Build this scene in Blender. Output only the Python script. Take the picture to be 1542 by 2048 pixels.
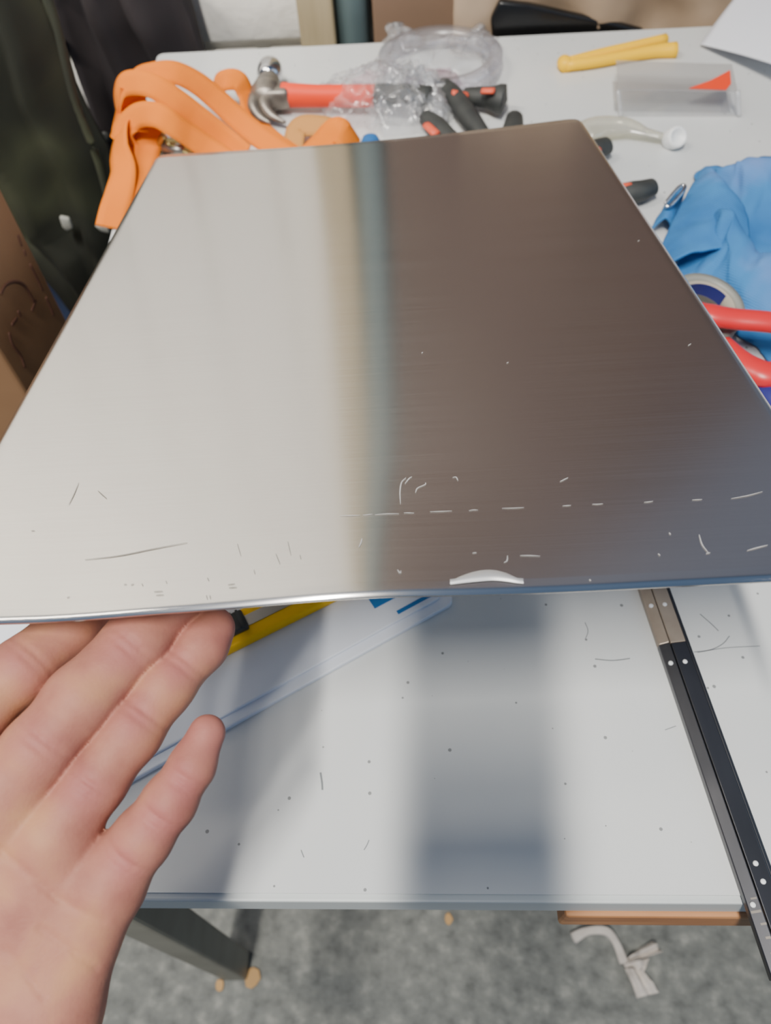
import bpy, bmesh, math, random
import numpy as np
from mathutils import Vector, Matrix, noise as mnoise
random.seed(7)
sc = bpy.context.scene
col = sc.collection
for o in list(bpy.data.objects): bpy.data.objects.remove(o)

# ---------------------------------------------------------------- camera
TZ = 0.80                                   # height of the bench top
CAM = np.array([0., 0., 1.21])
PITCH, ROLL, YAW = math.radians(54.78), math.radians(5.11), math.radians(-4.88)
FPX = 1540.0
def cam_rows(p, r, y):
    fw = np.array([math.sin(y)*math.cos(p), math.cos(y)*math.cos(p), -math.sin(p)])
    rt = np.array([math.cos(y), -math.sin(y), 0.]); dn = np.cross(fw, rt)
    c, s = math.cos(r), math.sin(r)
    return np.array([c*rt+s*dn, -s*rt+c*dn, fw])
M3 = cam_rows(PITCH, ROLL, YAW)
cd = bpy.data.cameras.new('camera'); cam = bpy.data.objects.new('camera', cd); col.objects.link(cam)
m = Matrix.Identity(4)
for i in range(3):
    m[i][0] = M3[0][i]; m[i][1] = -M3[1][i]; m[i][2] = -M3[2][i]; m[i][3] = CAM[i]
cam.matrix_world = m
cd.sensor_fit = 'VERTICAL'; cd.sensor_height = 36.0; cd.sensor_width = 27.1
cd.lens = FPX/2048*36.0; cd.clip_start = 0.01
cd.dof.use_dof = True; cd.dof.focus_distance = 0.33; cd.dof.aperture_fstop = 11.5
sc.camera = cam

# ---------------------------------------------------------------- world, lights, exposure
def lin(r, g, b):
    f = lambda c: (c/255/12.92) if c/255 <= .04045 else ((c/255+.055)/1.055)**2.4
    return (f(r), f(g), f(b), 1.0)
w = bpy.data.worlds.new('World'); sc.world = w; w.use_nodes = True
w.node_tree.nodes['Background'].inputs[0].default_value = (0.29, 0.52, 0.94, 1)
w.node_tree.nodes['Background'].inputs[1].default_value = 0.25
def area(name, loc, target, sx, sy, power, colr=(1, 1, 1)):
    l = bpy.data.lights.new(name, 'AREA'); l.shape = 'RECTANGLE'; l.size = sx; l.size_y = sy
    l.energy = power; l.color = colr
    o = bpy.data.objects.new(name, l); col.objects.link(o); o.location = loc
    d = Vector(target)-Vector(loc); q = d.to_track_quat('-Z', 'Y')
    o.rotation_euler = q.to_euler(); return o
area('tube_lamp', (-0.25, -0.68, 2.9), (-0.25, -0.67, 0), 0.09, 0.85, 92, (1, .96, .89))
area('tube_lamp_right', (1.5, -0.35, 2.9), (1.5, -0.34, 0), 0.12, 1.5, 3, (1, .95, .88))
area('wall_fill_light', (-1.15, 0.30, 2.6), (-1.0, 1.0, 1.35), 0.8, 0.12, 16, (1, .92, .80)).data.spread = math.radians(85)  # added fill to brighten the left wall, no known fixture
area('daylight_window', (2.6, 0.2, 2.2), (0.0, 0.5, 0.9), 1.4, 1.4, 8, (.60, .80, 1.0))
sc.cycles.transparent_max_bounces = 24
sc.view_settings.exposure = 0.06; sc.view_settings.gamma = 1.0
sc.view_settings.use_curve_mapping = False

# ---------------------------------------------------------------- helpers
def ray(px, py): return M3.T @ np.array([(px-771)/FPX, (py-1024)/FPX, 1.0])
def at(px, py, z=TZ):
    d = ray(px, py); return Vector(CAM + d*(z-CAM[2])/d[2])
def aty(px, py, Y):
    d = ray(px, py); return Vector(CAM + d*(Y-CAM[1])/d[1])
def dep(px, py, d): return Vector(CAM + ray(px, py)*d)

def tag(o, label=None, cat=None, group=None, kind=None):
    if label: o['label'] = label
    if cat: o['category'] = cat
    if group: o['group'] = group
    if kind: o['kind'] = kind
    return o
ORG = {}
def thing(name, label, cat, loc, group=None):
    o = bpy.data.objects.new(name, None); col.objects.link(o); o.location = loc
    o.empty_display_size = .02
    ORG[o.name] = Vector(loc); return tag(o, label, cat, group)
def obj(name, bm, mat, parent=None, smooth=True, loc=None):
    """bm is in world coordinates; origin goes to the parent's origin (or loc)"""
    org = ORG[parent.name] if parent else Vector(loc if loc is not None else (0, 0, 0))
    if isinstance(bm, bmesh.types.BMesh):
        bmesh.ops.recalc_face_normals(bm, faces=bm.faces)
        for v in bm.verts: v.co -= org
        me = bpy.data.meshes.new(name); bm.to_mesh(me); bm.free()
    else: me = bm
    for p in me.polygons: p.use_smooth = smooth
    o = bpy.data.objects.new(name, me); col.objects.link(o)
    me.materials.append(mat)
    if parent: o.parent = parent
    else: o.location = org
    ORG[o.name] = org
    return o
def soft(o, wd=.002, seg=2):
    b = o.modifiers.new('bevel', 'BEVEL'); b.width = wd; b.segments = seg; b.limit_method = 'ANGLE'; b.angle_limit = .6
    return o
def nb(): return bmesh.new()
def box(bm, c, s, rz=0, rot=None):
    R = rot if rot is not None else Matrix.Rotation(rz, 3, 'Z')
    vs = [bm.verts.new(Vector(c)+R @ Vector((x*s[0]/2, y*s[1]/2, z*s[2]/2))) for x in (-1, 1) for y in (-1, 1) for z in (-1, 1)]
    for f in ((0,1,3,2),(4,6,7,5),(0,4,5,1),(2,3,7,6),(0,2,6,4),(1,5,7,3)): bm.faces.new([vs[i] for i in f])
    return bm
def catmull(pts, n):
    P = [Vector(p) for p in pts]; P = [2*P[0]-P[1]]+P+[2*P[-1]-P[-2]]; out = []
    for i in range(1, len(P)-2):
        for k in range(n):
            t = k/n; a, b, c, d = P[i-1:i+3]
            out.append(.5*((2*b)+(c-a)*t+(2*a-5*b+4*c-d)*t*t+(3*b-a-3*c+d)*t**3))
    out.append(P[-2]); return out
def interp(vals, n):
    out = []
    for i in range(len(vals)-1):
        for k in range(n):
            t = k/n; out.append(vals[i]*(1-t)+vals[i+1]*t)
    out.append(vals[-1]); return out
def tube(bm, pts, rad, seg=14, sub=6, up=(0, 0, 1), fx=1.0, fy=1.0, cap=True):
    if not isinstance(rad, (list, tuple)): rad = [rad]*len(pts)
    P = catmull(pts, sub) if sub > 1 else [Vector(p) for p in pts]
    R = interp([float(r) for r in rad], sub) if sub > 1 else rad
    rings = []
    for i, p in enumerate(P):
        t = (P[min(i+1, len(P)-1)]-P[max(i-1, 0)]).normalized()
        s = t.cross(Vector(up)); s = s.normalized() if s.length > 1e-4 else t.orthogonal().normalized()
        n = s.cross(t)
        rings.append([bm.verts.new(p+s*(math.cos(a)*R[i]*fx)+n*(math.sin(a)*R[i]*fy)) for a in [2*math.pi*k/seg for k in range(seg)]])
    for a, b in zip(rings, rings[1:]):
        for k in range(seg): bm.faces.new((a[k], a[(k+1) % seg], b[(k+1) % seg], b[k]))
    if cap:
        for rg, i, j in ((rings[0], 0, 1), (rings[-1], -1, -2)):
            c = bm.verts.new(P[i]+(P[i]-P[j]).normalized()*R[i]*.25)
            for k in range(seg): bm.faces.new((rg[k], rg[(k+1) % seg], c))
    return bm
def lathe(bm, prof, c, axis=(0, 0, 1), seg=32):
    q = Vector((0, 0, 1)).rotation_difference(Vector(axis)); rings = []
    for r, z in prof:
        rings.append([bm.verts.new(Vector(c)+q @ Vector((r*math.cos(2*math.pi*k/seg), r*math.sin(2*math.pi*k/seg), z))) for k in range(seg)])
    for a, b in zip(rings, rings[1:]):
        for k in range(seg): bm.faces.new((a[k], a[(k+1) % seg], b[(k+1) % seg], b[k]))
    return bm, rings
def lathe_closed(bm, prof, c, axis=(0, 0, 1), seg=32):
    bm, r = lathe(bm, prof, c, axis, seg); bm.faces.new(r[0]); bm.faces.new(r[-1]); return bm
def loop_lathe(bm, prof, c, axis=(0, 0, 1), seg=40):
    bm, r = lathe(bm, prof, c, axis, seg)
    for k in range(seg): bm.faces.new((r[-1][k], r[-1][(k+1) % seg], r[0][(k+1) % seg], r[0][k]))
    return bm
def grid(bm, fn, nu, nv, th=0.0):
    """surface fn(u,v)->Vector; th>0 closes it into a slab along the normals"""
    P = [[Vector(fn(i/nu, j/nv)) for j in range(nv+1)] for i in range(nu+1)]
    top = [[bm.verts.new(P[i][j]) for j in range(nv+1)] for i in range(nu+1)]
    for i in range(nu):
        for j in range(nv): bm.faces.new((top[i][j], top[i+1][j], top[i+1][j+1], top[i][j+1]))
    if th:
        bot = []
        for i in range(nu+1):
            row = []
            for j in range(nv+1):
                a = P[min(i+1, nu)][j]-P[max(i-1, 0)][j]; b = P[i][min(j+1, nv)]-P[i][max(j-1, 0)]
                n = a.cross(b); n = n.normalized() if n.length > 0 else Vector((0, 0, 1))
                row.append(bm.verts.new(P[i][j]-n*th))
            bot.append(row)
        for i in range(nu):
            for j in range(nv): bm.faces.new((bot[i][j], bot[i][j+1], bot[i+1][j+1], bot[i+1][j]))
        for i in range(nu):
            bm.faces.new((top[i][0], bot[i][0], bot[i+1][0], top[i+1][0])); bm.faces.new((top[i][nv], top[i+1][nv], bot[i+1][nv], bot[i][nv]))
        for j in range(nv):
            bm.faces.new((top[0][j], top[0][j+1], bot[0][j+1], bot[0][j])); bm.faces.new((top[nu][j], bot[nu][j], bot[nu][j+1], top[nu][j+1]))
    return bm
def prism(bm, pts, dz):
    """polygon of world points extruded by vector dz"""
    a = [bm.verts.new(Vector(p)) for p in pts]; b = [bm.verts.new(Vector(p)+Vector(dz)) for p in pts]
    bm.faces.new(a); bm.faces.new(b[::-1]); n = len(a)
    for k in range(n): bm.faces.new((a[k], a[(k+1) % n], b[(k+1) % n], b[k]))
    return bm
def fbm(p, o=3): return mnoise.fractal(Vector(p), 1.0, 2.0, o)
def bil(c, u, v):
    a, b, d, e = c                               # c00 c10 c11 c01
    return a*(1-u)*(1-v)+b*u*(1-v)+d*u*v+e*(1-u)*v

# ---------------------------------------------------------------- materials
def mat(name, c, rough=.5, metal=0., spec=.5, **kw):
    mt = bpy.data.materials.new(name); mt.use_nodes = True
    b = mt.node_tree.nodes['Principled BSDF']
    b.inputs['Base Color'].default_value = c if len(c) == 4 else (*c, 1)
    b.inputs['Roughness'].default_value = rough; b.inputs['Metallic'].default_value = metal
    b.inputs['Specular IOR Level'].default_value = spec
    for k, v in kw.items(): b.inputs[k.replace('_', ' ')].default_value = v
    return mt
def N(mt, t, **kw):
    n = mt.node_tree.nodes.new(t)
    for k, v in kw.items(): setattr(n, k, v)
    return n
def L(mt, a, b): mt.node_tree.links.new(a, b)
def bsdf(mt): return mt.node_tree.nodes['Principled BSDF']
def coords(mt, scale=(1, 1, 1), kind='Object'):
    tc = N(mt, 'ShaderNodeTexCoord'); mp = N(mt, 'ShaderNodeMapping'); mp.inputs['Scale'].default_value = scale
    L(mt, tc.outputs[kind], mp.inputs[0]); return mp.outputs[0]
def ramp(mt, fac, stops):
    r = N(mt, 'ShaderNodeValToRGB'); e = r.color_ramp.elements
    while len(e) < len(stops): e.new(.5)
    for k, (p, c) in enumerate(stops): e[k].position = p; e[k].color = c
    L(mt, fac, r.inputs[0]); return r.outputs[0]
def noisy(mt, stops, scale=10, detail=4, vec=(1, 1, 1), bump=0, bscale=None, dist=.001):
    v = coords(mt, vec); n = N(mt, 'ShaderNodeTexNoise'); n.inputs['Scale'].default_value = scale; n.inputs['Detail'].default_value = detail
    L(mt, v, n.inputs['Vector']); c = ramp(mt, n.outputs['Fac'], stops); L(mt, c, bsdf(mt).inputs['Base Color'])
    if bump:
        n2 = N(mt, 'ShaderNodeTexNoise'); n2.inputs['Scale'].default_value = bscale or scale; n2.inputs['Detail'].default_value = 4
        L(mt, v, n2.inputs['Vector']); bp = N(mt, 'ShaderNodeBump'); bp.inputs['Strength'].default_value = bump; bp.inputs['Distance'].default_value = dist
        L(mt, n2.outputs['Fac'], bp.inputs['Height']); L(mt, bp.outputs[0], bsdf(mt).inputs['Normal'])
    return mt
def mixc(mt, fac, a, b):
    x = N(mt, 'ShaderNodeMix', data_type='RGBA'); L(mt, fac, x.inputs[0])
    for i, s in ((6, a), (7, b)):
        if isinstance(s, tuple): x.inputs[i].default_value = s
        else: L(mt, s, x.inputs[i])
    return x.outputs[2]

m_floor = noisy(mat('concrete', lin(90, 92, 90), .75), [(.26, lin(84, 86, 83)), (.45, lin(110, 112, 108)), (.56, lin(119, 121, 116)), (.76, lin(150, 150, 143))], 48, 14, bump=.6, bscale=140, dist=.003)
m_brick = noisy(mat('white_painted_brick', lin(225, 222, 214), .6), [(.3, lin(226, 223, 216)), (.7, lin(236, 234, 228))], 12, 4, bump=.5, bscale=45, dist=.004)
m_mortar = noisy(mat('painted_mortar', lin(215, 212, 204), .8), [(.3, lin(208, 205, 198)), (.7, lin(222, 219, 212))], 20, 4)
m_post = noisy(mat('beige_timber', lin(166, 150, 118), .6), [(.3, lin(158, 143, 110)), (.7, lin(176, 160, 128))], 14, 4, (6, 6, .6))
m_pipe = noisy(mat('blue_grey_paint', lin(112, 132, 134), .5), [(.3, lin(106, 126, 128)), (.7, lin(122, 142, 144))], 12, 3)
m_card_dark = noisy(mat('brown_board', lin(80, 61, 51), .6), [(.3, lin(72, 54, 45)), (.7, lin(88, 68, 57))], 5, 4, (1, 1, 2))
m_kraft = noisy(mat('kraft_paper', lin(160, 138, 114), .6), [(.3, lin(150, 128, 104)), (.7, lin(172, 150, 126))], 7, 4, bump=.3, bscale=12, dist=.006)
m_black = mat('black_rubber', lin(16, 16, 17), .28)
m_wall_tint = noisy(mat('wall_daylight_tint', lin(102, 106, 120), .7), [(.3, lin(98, 102, 116)), (.7, lin(108, 112, 126))], 4, 3)  # blue-grey puts the daylight haze on the sheet into the wall colour

def table_mat():
    mt = mat('white_laminate', lin(206, 208, 206), .26, spec=.5)
    v = coords(mt)
    vo = N(mt, 'ShaderNodeTexVoronoi'); vo.voronoi_dimensions = '2D'; vo.inputs['Scale'].default_value = 48; L(mt, v, vo.inputs['Vector'])
    # only some cells carry a speck
    cs = N(mt, 'ShaderNodeSeparateColor'); L(mt, vo.outputs['Color'], cs.inputs[0])
    mr = N(mt, 'ShaderNodeMapRange'); L(mt, cs.outputs[0], mr.inputs[0]); mr.inputs[1].default_value = .42; mr.inputs[2].default_value = 1; mr.inputs[3].default_value = 0.0; mr.inputs[4].default_value = .05
    lt = N(mt, 'ShaderNodeMath', operation='LESS_THAN'); L(mt, vo.outputs['Distance'], lt.inputs[0]); L(mt, mr.outputs[0], lt.inputs[1])
    n = N(mt, 'ShaderNodeTexNoise'); n.inputs['Scale'].default_value = 5; n.inputs['Detail'].default_value = 6; L(mt, v, n.inputs['Vector'])
    base = ramp(mt, n.outputs['Fac'], [(.3, lin(200, 203, 203)), (.7, lin(214, 215, 213))])
    f = N(mt, 'ShaderNodeMath', operation='MULTIPLY'); L(mt, lt.outputs[0], f.inputs[0]); f.inputs[1].default_value = .75
    L(mt, mixc(mt, f.outputs[0], base, lin(96, 98, 98)), bsdf(mt).inputs['Base Color'])
    return mt
m_table = table_mat()
m_edge = mat('edge_band', lin(196, 200, 198), .4)
m_leg = noisy(mat('grey_steel_paint', lin(126, 122, 108), .5), [(.3, lin(120, 116, 102)), (.7, lin(134, 130, 116))], 20, 3)
m_batten = noisy(mat('orange_pine', lin(176, 120, 72), .6), [(.3, lin(150, 98, 58)), (.7, lin(196, 140, 92))], 18, 5, (.6, 5, 5))

def steel_mat():
    mt = mat('brushed_steel', (.7, .69, .67), .2, 1.0)
    b = bsdf(mt); b.inputs['Anisotropic'].default_value = .75; b.inputs['Anisotropic Rotation'].default_value = .25
    tg = N(mt, 'ShaderNodeTangent', direction_type='UV_MAP'); L(mt, tg.outputs[0], b.inputs['Tangent'])
    uv = N(mt, 'ShaderNodeUVMap'); mp = N(mt, 'ShaderNodeMapping'); mp.inputs['Scale'].default_value = (3, 600, 1); L(mt, uv.outputs[0], mp.inputs[0])
    n = N(mt, 'ShaderNodeTexNoise'); n.inputs['Scale'].default_value = 1.0; n.inputs['Detail'].default_value = 6; L(mt, mp.outputs[0], n.inputs['Vector'])
    c = ramp(mt, n.outputs['Fac'], [(.3, (.75, .72, .69, 1)), (.7, (.80, .775, .745, 1))]); L(mt, c, b.inputs['Base Color'])
    r = N(mt, 'ShaderNodeMapRange'); L(mt, n.outputs['Fac'], r.inputs[0]); r.inputs[1].default_value = .3; r.inputs[2].default_value = .7; r.inputs[3].default_value = .19; r.inputs[4].default_value = .215
    L(mt, r.outputs[0], b.inputs['Roughness'])
    bp = N(mt, 'ShaderNodeBump'); bp.inputs['Strength'].default_value = .012; bp.inputs['Distance'].default_value = .0002
    L(mt, n.outputs['Fac'], bp.inputs['Height']); L(mt, bp.outputs[0], b.inputs['Normal'])
    return mt
m_steel = steel_mat()
m_scratch_glint = mat('scratch_and_glint', (.72, .71, .70), .45, .6)
m_smudge = mat('dark_smudge', lin(150, 146, 138), .5, .4)

def skin_mat():
    mt = mat('skin', lin(206, 158, 138), .58, spec=.22)
    b = bsdf(mt); b.inputs['Subsurface Weight'].default_value = .08; b.inputs['Subsurface Radius'].default_value = (.008, .003, .0015); b.inputs['Subsurface Scale'].default_value = 1.0
    v = coords(mt); n = N(mt, 'ShaderNodeTexNoise'); n.inputs['Scale'].default_value = 45; n.inputs['Detail'].default_value = 5; L(mt, v, n.inputs['Vector'])
    c1 = ramp(mt, n.outputs['Fac'], [(.32, lin(148, 94, 82)), (.5, lin(168, 114, 96)), (.68, lin(180, 130, 98))])
    ca = N(mt, 'ShaderNodeVertexColor', layer_name='pink')
    c2 = mixc(mt, ca.outputs['Color'], c1, lin(160, 96, 94)); L(mt, c2, b.inputs['Base Color'])
    n2 = N(mt, 'ShaderNodeTexNoise'); n2.inputs['Scale'].default_value = 900; n2.inputs['Detail'].default_value = 3; L(mt, v, n2.inputs['Vector'])
    bp = N(mt, 'ShaderNodeBump'); bp.inputs['Strength'].default_value = .25; bp.inputs['Distance'].default_value = .0004
    L(mt, n2.outputs['Fac'], bp.inputs['Height']); L(mt, bp.outputs[0], b.inputs['Normal'])
    return mt
m_skin = skin_mat()
m_board = noisy(mat('white_plastic_board', lin(222, 226, 234), .35), [(.3, lin(216, 221, 230)), (.7, lin(228, 231, 238))], 8, 3)
m_blueprint = mat('blue_print', lin(24, 112, 178), .45)
m_yellow = mat('yellow_plastic', lin(255, 198, 6), .45, spec=.3)
m_blackpl = noisy(mat('black_grip', lin(52, 54, 54), .6), [(.3, lin(46, 48, 48)), (.7, lin(60, 62, 60))], 60, 2)
m_orangegrip = mat('orange_grip', lin(226, 92, 62), .5)
m_greymet = mat('grey_metal', lin(150, 146, 138), .35, .9)
m_paper = mat('white_paper', lin(232, 234, 242), .7)
m_scrap = noisy(mat('dirty_paper', lin(200, 192, 180), .8), [(.3, lin(186, 176, 166)), (.7, lin(214, 206, 196))], 30, 4)
m_chip = mat('tan_wood_chip', lin(184, 146, 96), .8)
def strap_mat():
    mt = mat('orange_webbing', lin(250, 150, 46), .7, spec=.2)
    uv = N(mt, 'ShaderNodeUVMap'); wv = N(mt, 'ShaderNodeTexWave', bands_direction='X'); wv.inputs['Scale'].default_value = 95; wv.inputs['Distortion'].default_value = .3
    L(mt, uv.outputs[0], wv.inputs['Vector'])
    c = ramp(mt, wv.outputs['Fac'], [(.1, lin(240, 118, 18)), (.9, lin(252, 146, 34))]); L(mt, c, bsdf(mt).inputs['Base Color'])
    bp = N(mt, 'ShaderNodeBump'); bp.inputs['Strength'].default_value = .5; bp.inputs['Distance'].default_value = .001
    L(mt, wv.outputs['Fac'], bp.inputs['Height']); L(mt, bp.outputs[0], bsdf(mt).inputs['Normal'])
    return mt
m_strap = strap_mat()
m_tan = mat('tan_suede', lin(190, 134, 68), .8)
m_zinc = mat('yellow_zinc', lin(170, 158, 104), .35, .8)
m_iron = noisy(mat('worn_iron', lin(130, 122, 112), .45, .7), [(.3, lin(104, 98, 92)), (.7, lin(160, 152, 142))], 60, 5)
m_chrome = mat('polished_steel', (.62, .62, .64), .12, 1.0)
m_redor = mat('orange_red_handle', lin(240, 70, 36), .5, spec=.25)
def clear(name, tint=(1, 1, 1), op=.25, rough=.12):
    mt = bpy.data.materials.new(name); mt.use_nodes = True; nt = mt.node_tree; nt.nodes.remove(bsdf(mt))
    out = nt.nodes['Material Output']; tr = N(mt, 'ShaderNodeBsdfTransparent'); tr.inputs[0].default_value = (*tint, 1)
    gl = N(mt, 'ShaderNodeBsdfGlossy'); gl.inputs['Roughness'].default_value = rough
    df = N(mt, 'ShaderNodeBsdfDiffuse'); df.inputs[0].default_value = (.8, .8, .82, 1)
    lw = N(mt, 'ShaderNodeLayerWeight'); lw.inputs[0].default_value = .25; fr = N(mt, 'ShaderNodeMapRange'); L(mt, lw.outputs['Facing'], fr.inputs[0]); fr.inputs[3].default_value = .05; fr.inputs[4].default_value = .5
    ms = N(mt, 'ShaderNodeMixShader'); ms.inputs[0].default_value = op; L(mt, tr.outputs[0], ms.inputs[1]); L(mt, df.outputs[0], ms.inputs[2])
    m2 = N(mt, 'ShaderNodeMixShader'); L(mt, fr.outputs[0], m2.inputs[0]); L(mt, ms.outputs[0], m2.inputs[1]); L(mt, gl.outputs[0], m2.inputs[2])
    L(mt, m2.outputs[0], out.inputs[0]); return mt
m_bag = clear('clear_polythene', (.99, .99, 1), .12, .2)
m_bag2 = clear('crumpled_film', (.985, .99, .99), .22, .14)
m_blister = clear('clear_blister', (.99, .99, .99), .04, .12)
m_card_tint = clear('grey_tinted_card', (.93, .92, .90), .16, .3)
m_tapeclear = clear('clear_tape', (.88, .87, .90), .10, .3)
m_pink = clear('pink_film', (.95, .68, .76), .25, .3)
m_glue = clear('cloudy_tube', (.92, .90, .78), .22, .15)
m_white = mat('white_cap', lin(240, 241, 240), .4)
def cloth_mat():
    mt = noisy(mat('blue_cloth', lin(52, 118, 178), .85), [(.3, lin(34, 98, 160)), (.55, lin(58, 128, 188)), (.75, lin(112, 144, 200))], 11, 4)
    v = coords(mt, (1, 1, 1)); wv = N(mt, 'ShaderNodeTexWave', bands_direction='DIAGONAL'); wv.inputs['Scale'].default_value = 210; L(mt, v, wv.inputs['Vector'])
    bp = N(mt, 'ShaderNodeBump'); bp.inputs['Strength'].default_value = .35; bp.inputs['Distance'].default_value = .0012
    L(mt, wv.outputs['Fac'], bp.inputs['Height']); L(mt, bp.outputs[0], bsdf(mt).inputs['Normal']); return mt
m_cloth = cloth_mat()
m_red = mat('red_vinyl', lin(214, 44, 48), .35)
m_navy = mat('navy_plastic', lin(34, 38, 120), .5)
m_tapegrey = mat('grey_tape', lin(140, 140, 132), .45)
m_core = mat('tape_core', lin(168, 160, 146), .7)
m_olive = noisy(mat('olive_cloth', lin(44, 46, 34), .85), [(.3, lin(20, 22, 18)), (.5, lin(38, 41, 32)), (.62, lin(60, 64, 46)), (.75, lin(32, 34, 28))], 7, 2)
m_coat = noisy(mat('charcoal_cloth', lin(46, 40, 42), .85), [(.3, lin(36, 31, 34)), (.7, lin(52, 46, 48))], 6, 3)
m_cardbox = noisy(mat('corrugated_card', lin(138, 104, 72), .7), [(.3, lin(128, 94, 64)), (.7, lin(150, 114, 80))], 8, 4)
m_print = mat('brown_print', lin(84, 52, 38), .7)
m_crate = mat('blue_crate', lin(70, 86, 124), .5)
m_bar = noisy(mat('dark_steel', (.11, .11, .115), .30, .9), [(.3, (.07, .07, .075, 1)), (.7, (.13, .13, .14, 1))], 30, 4, (1, .2, 1))
m_phone = mat('phone_glass', lin(20, 20, 24), .2)

# ================================================================ structure
bm = nb(); box(bm, (0, .5, -.05), (6, 6, .1)); tag(obj('floor', bm, m_floor, None, False), kind='structure')
WY = 1.06
bm = nb(); box(bm, (-.85, WY+.11, 1.5), (1.6, .2, 3.2)); wall = tag(obj('wall_back', bm, m_mortar, None, False), kind='structure')
bm = nb(); box(bm, (1.45, WY+.11, 1.5), (3.0, .2, 3.2)); tag(obj('wall_right', bm, m_wall_tint, None, False), kind='structure')
bm = nb(); box(bm, (0, 0, 0), (.215, .03, .065)); bme = None
b0 = soft(obj('brick', bm, m_brick, wall), .006, 2)
b0.location = (0, 0, 0)
k = 0
for r in range(20):
    z = .64+r*.0755
    for c in range(5):
        x = -1.10+c*.226+(.113 if r % 2 else 0)
        o = b0 if k == 0 else b0.copy()
        if k: col.objects.link(o); o.parent = wall
        o.location = (x, WY+.008+random.uniform(-.002, .002), z); o.rotation_euler = (random.uniform(-.006, .006), 0, random.uniform(-.01, .01)); k += 1

# post and pipe
p0 = aty(600, 60, 1.0); p1 = aty(671, 60, 1.0); p2 = aty(740, 60, 1.0)
t = thing('timber_post', 'beige painted timber post against the white brick wall', 'post', ((p0.x+p1.x)/2, 1.01, 0))
bm = nb(); box(bm, ((p0.x+p1.x)/2, 1.015, 1.3), (p1.x-p0.x, .045, 2.6)); soft(obj('upright', bm, m_post, t, False), .003)
t = thing('wall_pipe', 'blue-grey painted round pipe beside the beige post', 'pipe', ((p1.x+p2.x)/2, 1.02, 0))
rp = (p2.x-p1.x)/2
bm = nb(); tube(bm, [((p1.x+p2.x)/2, 1.02, 0.0), ((p1.x+p2.x)/2, 1.02, 2.6)], rp*.97, 24, 1, up=(0, 1, 0)); obj('pipe_tube', bm, m_pipe, t)

# brown board, kraft wrapping, black rubber
t = thing('brown_board', 'dark brown board upright behind the bench, right of the blue-grey pipe', 'board', (.2, 1.02, .3))
x0 = p2.x+.004
bm = nb(); prism(bm, [(x0, 1.010, .3), (.60, 1.010, .3), (.62, 1.010, 1.22), (.56, 1.010, 1.28), (.13, 1.010, 1.86), (.13, 1.010, 2.1), (x0, 1.010, 2.1)], (0, .012, 0)); soft(obj('panel', bm, m_card_dark, t, False), .002)  # sloped top shaped to mirror as a shadow edge in the sheet
m_card_lit = noisy(mat('lit_brown_card', lin(126, 102, 82), .6), [(.3, lin(118, 95, 76)), (.7, lin(136, 110, 90))], 6, 4)  # added lower strip, lightened because the lamp favours the upper board
bm = nb(); box(bm, ((x0+.62)/2, 1.0065, .60), (.62-x0, .006, .54)); o = soft(obj('lit_lower_panel', bm, m_card_lit, t, False), .002); o['label'] = 'added lower strip of the board, its brown lightened in place of light'
bm = nb()
def fkraft(u, v):
    a = aty(905+u*900, 60, .975); x = a.x
    z = .60+v*(.29+.05*math.sin(u*7))
    return Vector((x, .975+.012*fbm((x*9, z*9, 4), 4)+.02*v*0+.012*math.sin(u*23+v*6), z))
grid(bm, fkraft, 70, 30, -.002)
tag(obj('kraft_paper', bm, m_kraft), 'crumpled light brown kraft paper standing behind the black strip', 'paper')
t = thing('rubber_strip', 'glossy black tapered strip lying behind the far bench edge', 'strip', aty(1100, 60, .955))
pa = [aty(984, 68, .955), aty(981, 40, .955), aty(1000, 2, .957), aty(1060, 10, .957), aty(1140, 28, .957), aty(1220, 44, .957), aty(1290, 62, .957), aty(1290, 90, .957), aty(984, 100, .955)]
bm = nb(); prism(bm, pa, (0, .012, 0)); soft(obj('strip_body', bm, m_black, t), .004, 3)

# ================================================================ workbench
XL, XR, YN, YF = -.297, 1.25, .0594, .944
t = thing('workbench', 'white laminate workbench with a grey square steel leg', 'table', (.45, .5, 0))
bench = t
def rrect(x0, x1, y0, y1, r, n=6, skew=0):
    out = []
    for cx, cy, a0 in ((x1-r, y1-r, 0), (x0+r, y1-r, 90), (x0+r+skew, y0+r, 180), (x1-r, y0+r, 270)):
        for k in range(n+1):
            a = math.radians(a0+90*k/n); out.append((cx+r*math.cos(a), cy+r*math.sin(a)))
    return out
bm = nb(); prism(bm, [(x, y, TZ-.0015) for x, y in rrect(XL+.001, XR-.001, YN+.0035, YF-.001, .008, skew=.052)], (0, 0, .0015)); obj('laminate_top', bm, m_table, t, False)
bm = nb(); prism(bm, [(x, y, TZ-.026) for x, y in rrect(XL, XR, YN, YF, .009, skew=.052)], (0, 0, .0243)); soft(obj('edge_board', bm, m_edge, t, False), .0012)
for x in (-.268, 1.2):
    for y in (.095, .90):
        bm = nb(); xt = -.228 if x < 0 else 1.18; zt = TZ-.026; hw = .017
        va = [bm.verts.new((x+a*hw, y+b*hw, 0)) for a, b in ((-1, -1), (1, -1), (1, 1), (-1, 1))]; vb = [bm.verts.new((xt+a*hw, y+b*hw, zt)) for a, b in ((-1, -1), (1, -1), (1, 1), (-1, 1))]
        for k in range(4): bm.faces.new((va[k], va[(k+1) % 4], vb[(k+1) % 4], vb[k]))
        bm.faces.new(va[::-1]); bm.faces.new(vb); soft(obj('leg', bm, m_leg, t, False), .003)
for y in (.12, .88):
    bm = nb(); box(bm, (.475, y+.0, TZ-.048), (1.37, .02, .044)); soft(obj('frame_rail', bm, m_leg, t, False), .002)
m_scuff = mat('grey_scuff', lin(120, 124, 126), .6)
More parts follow.
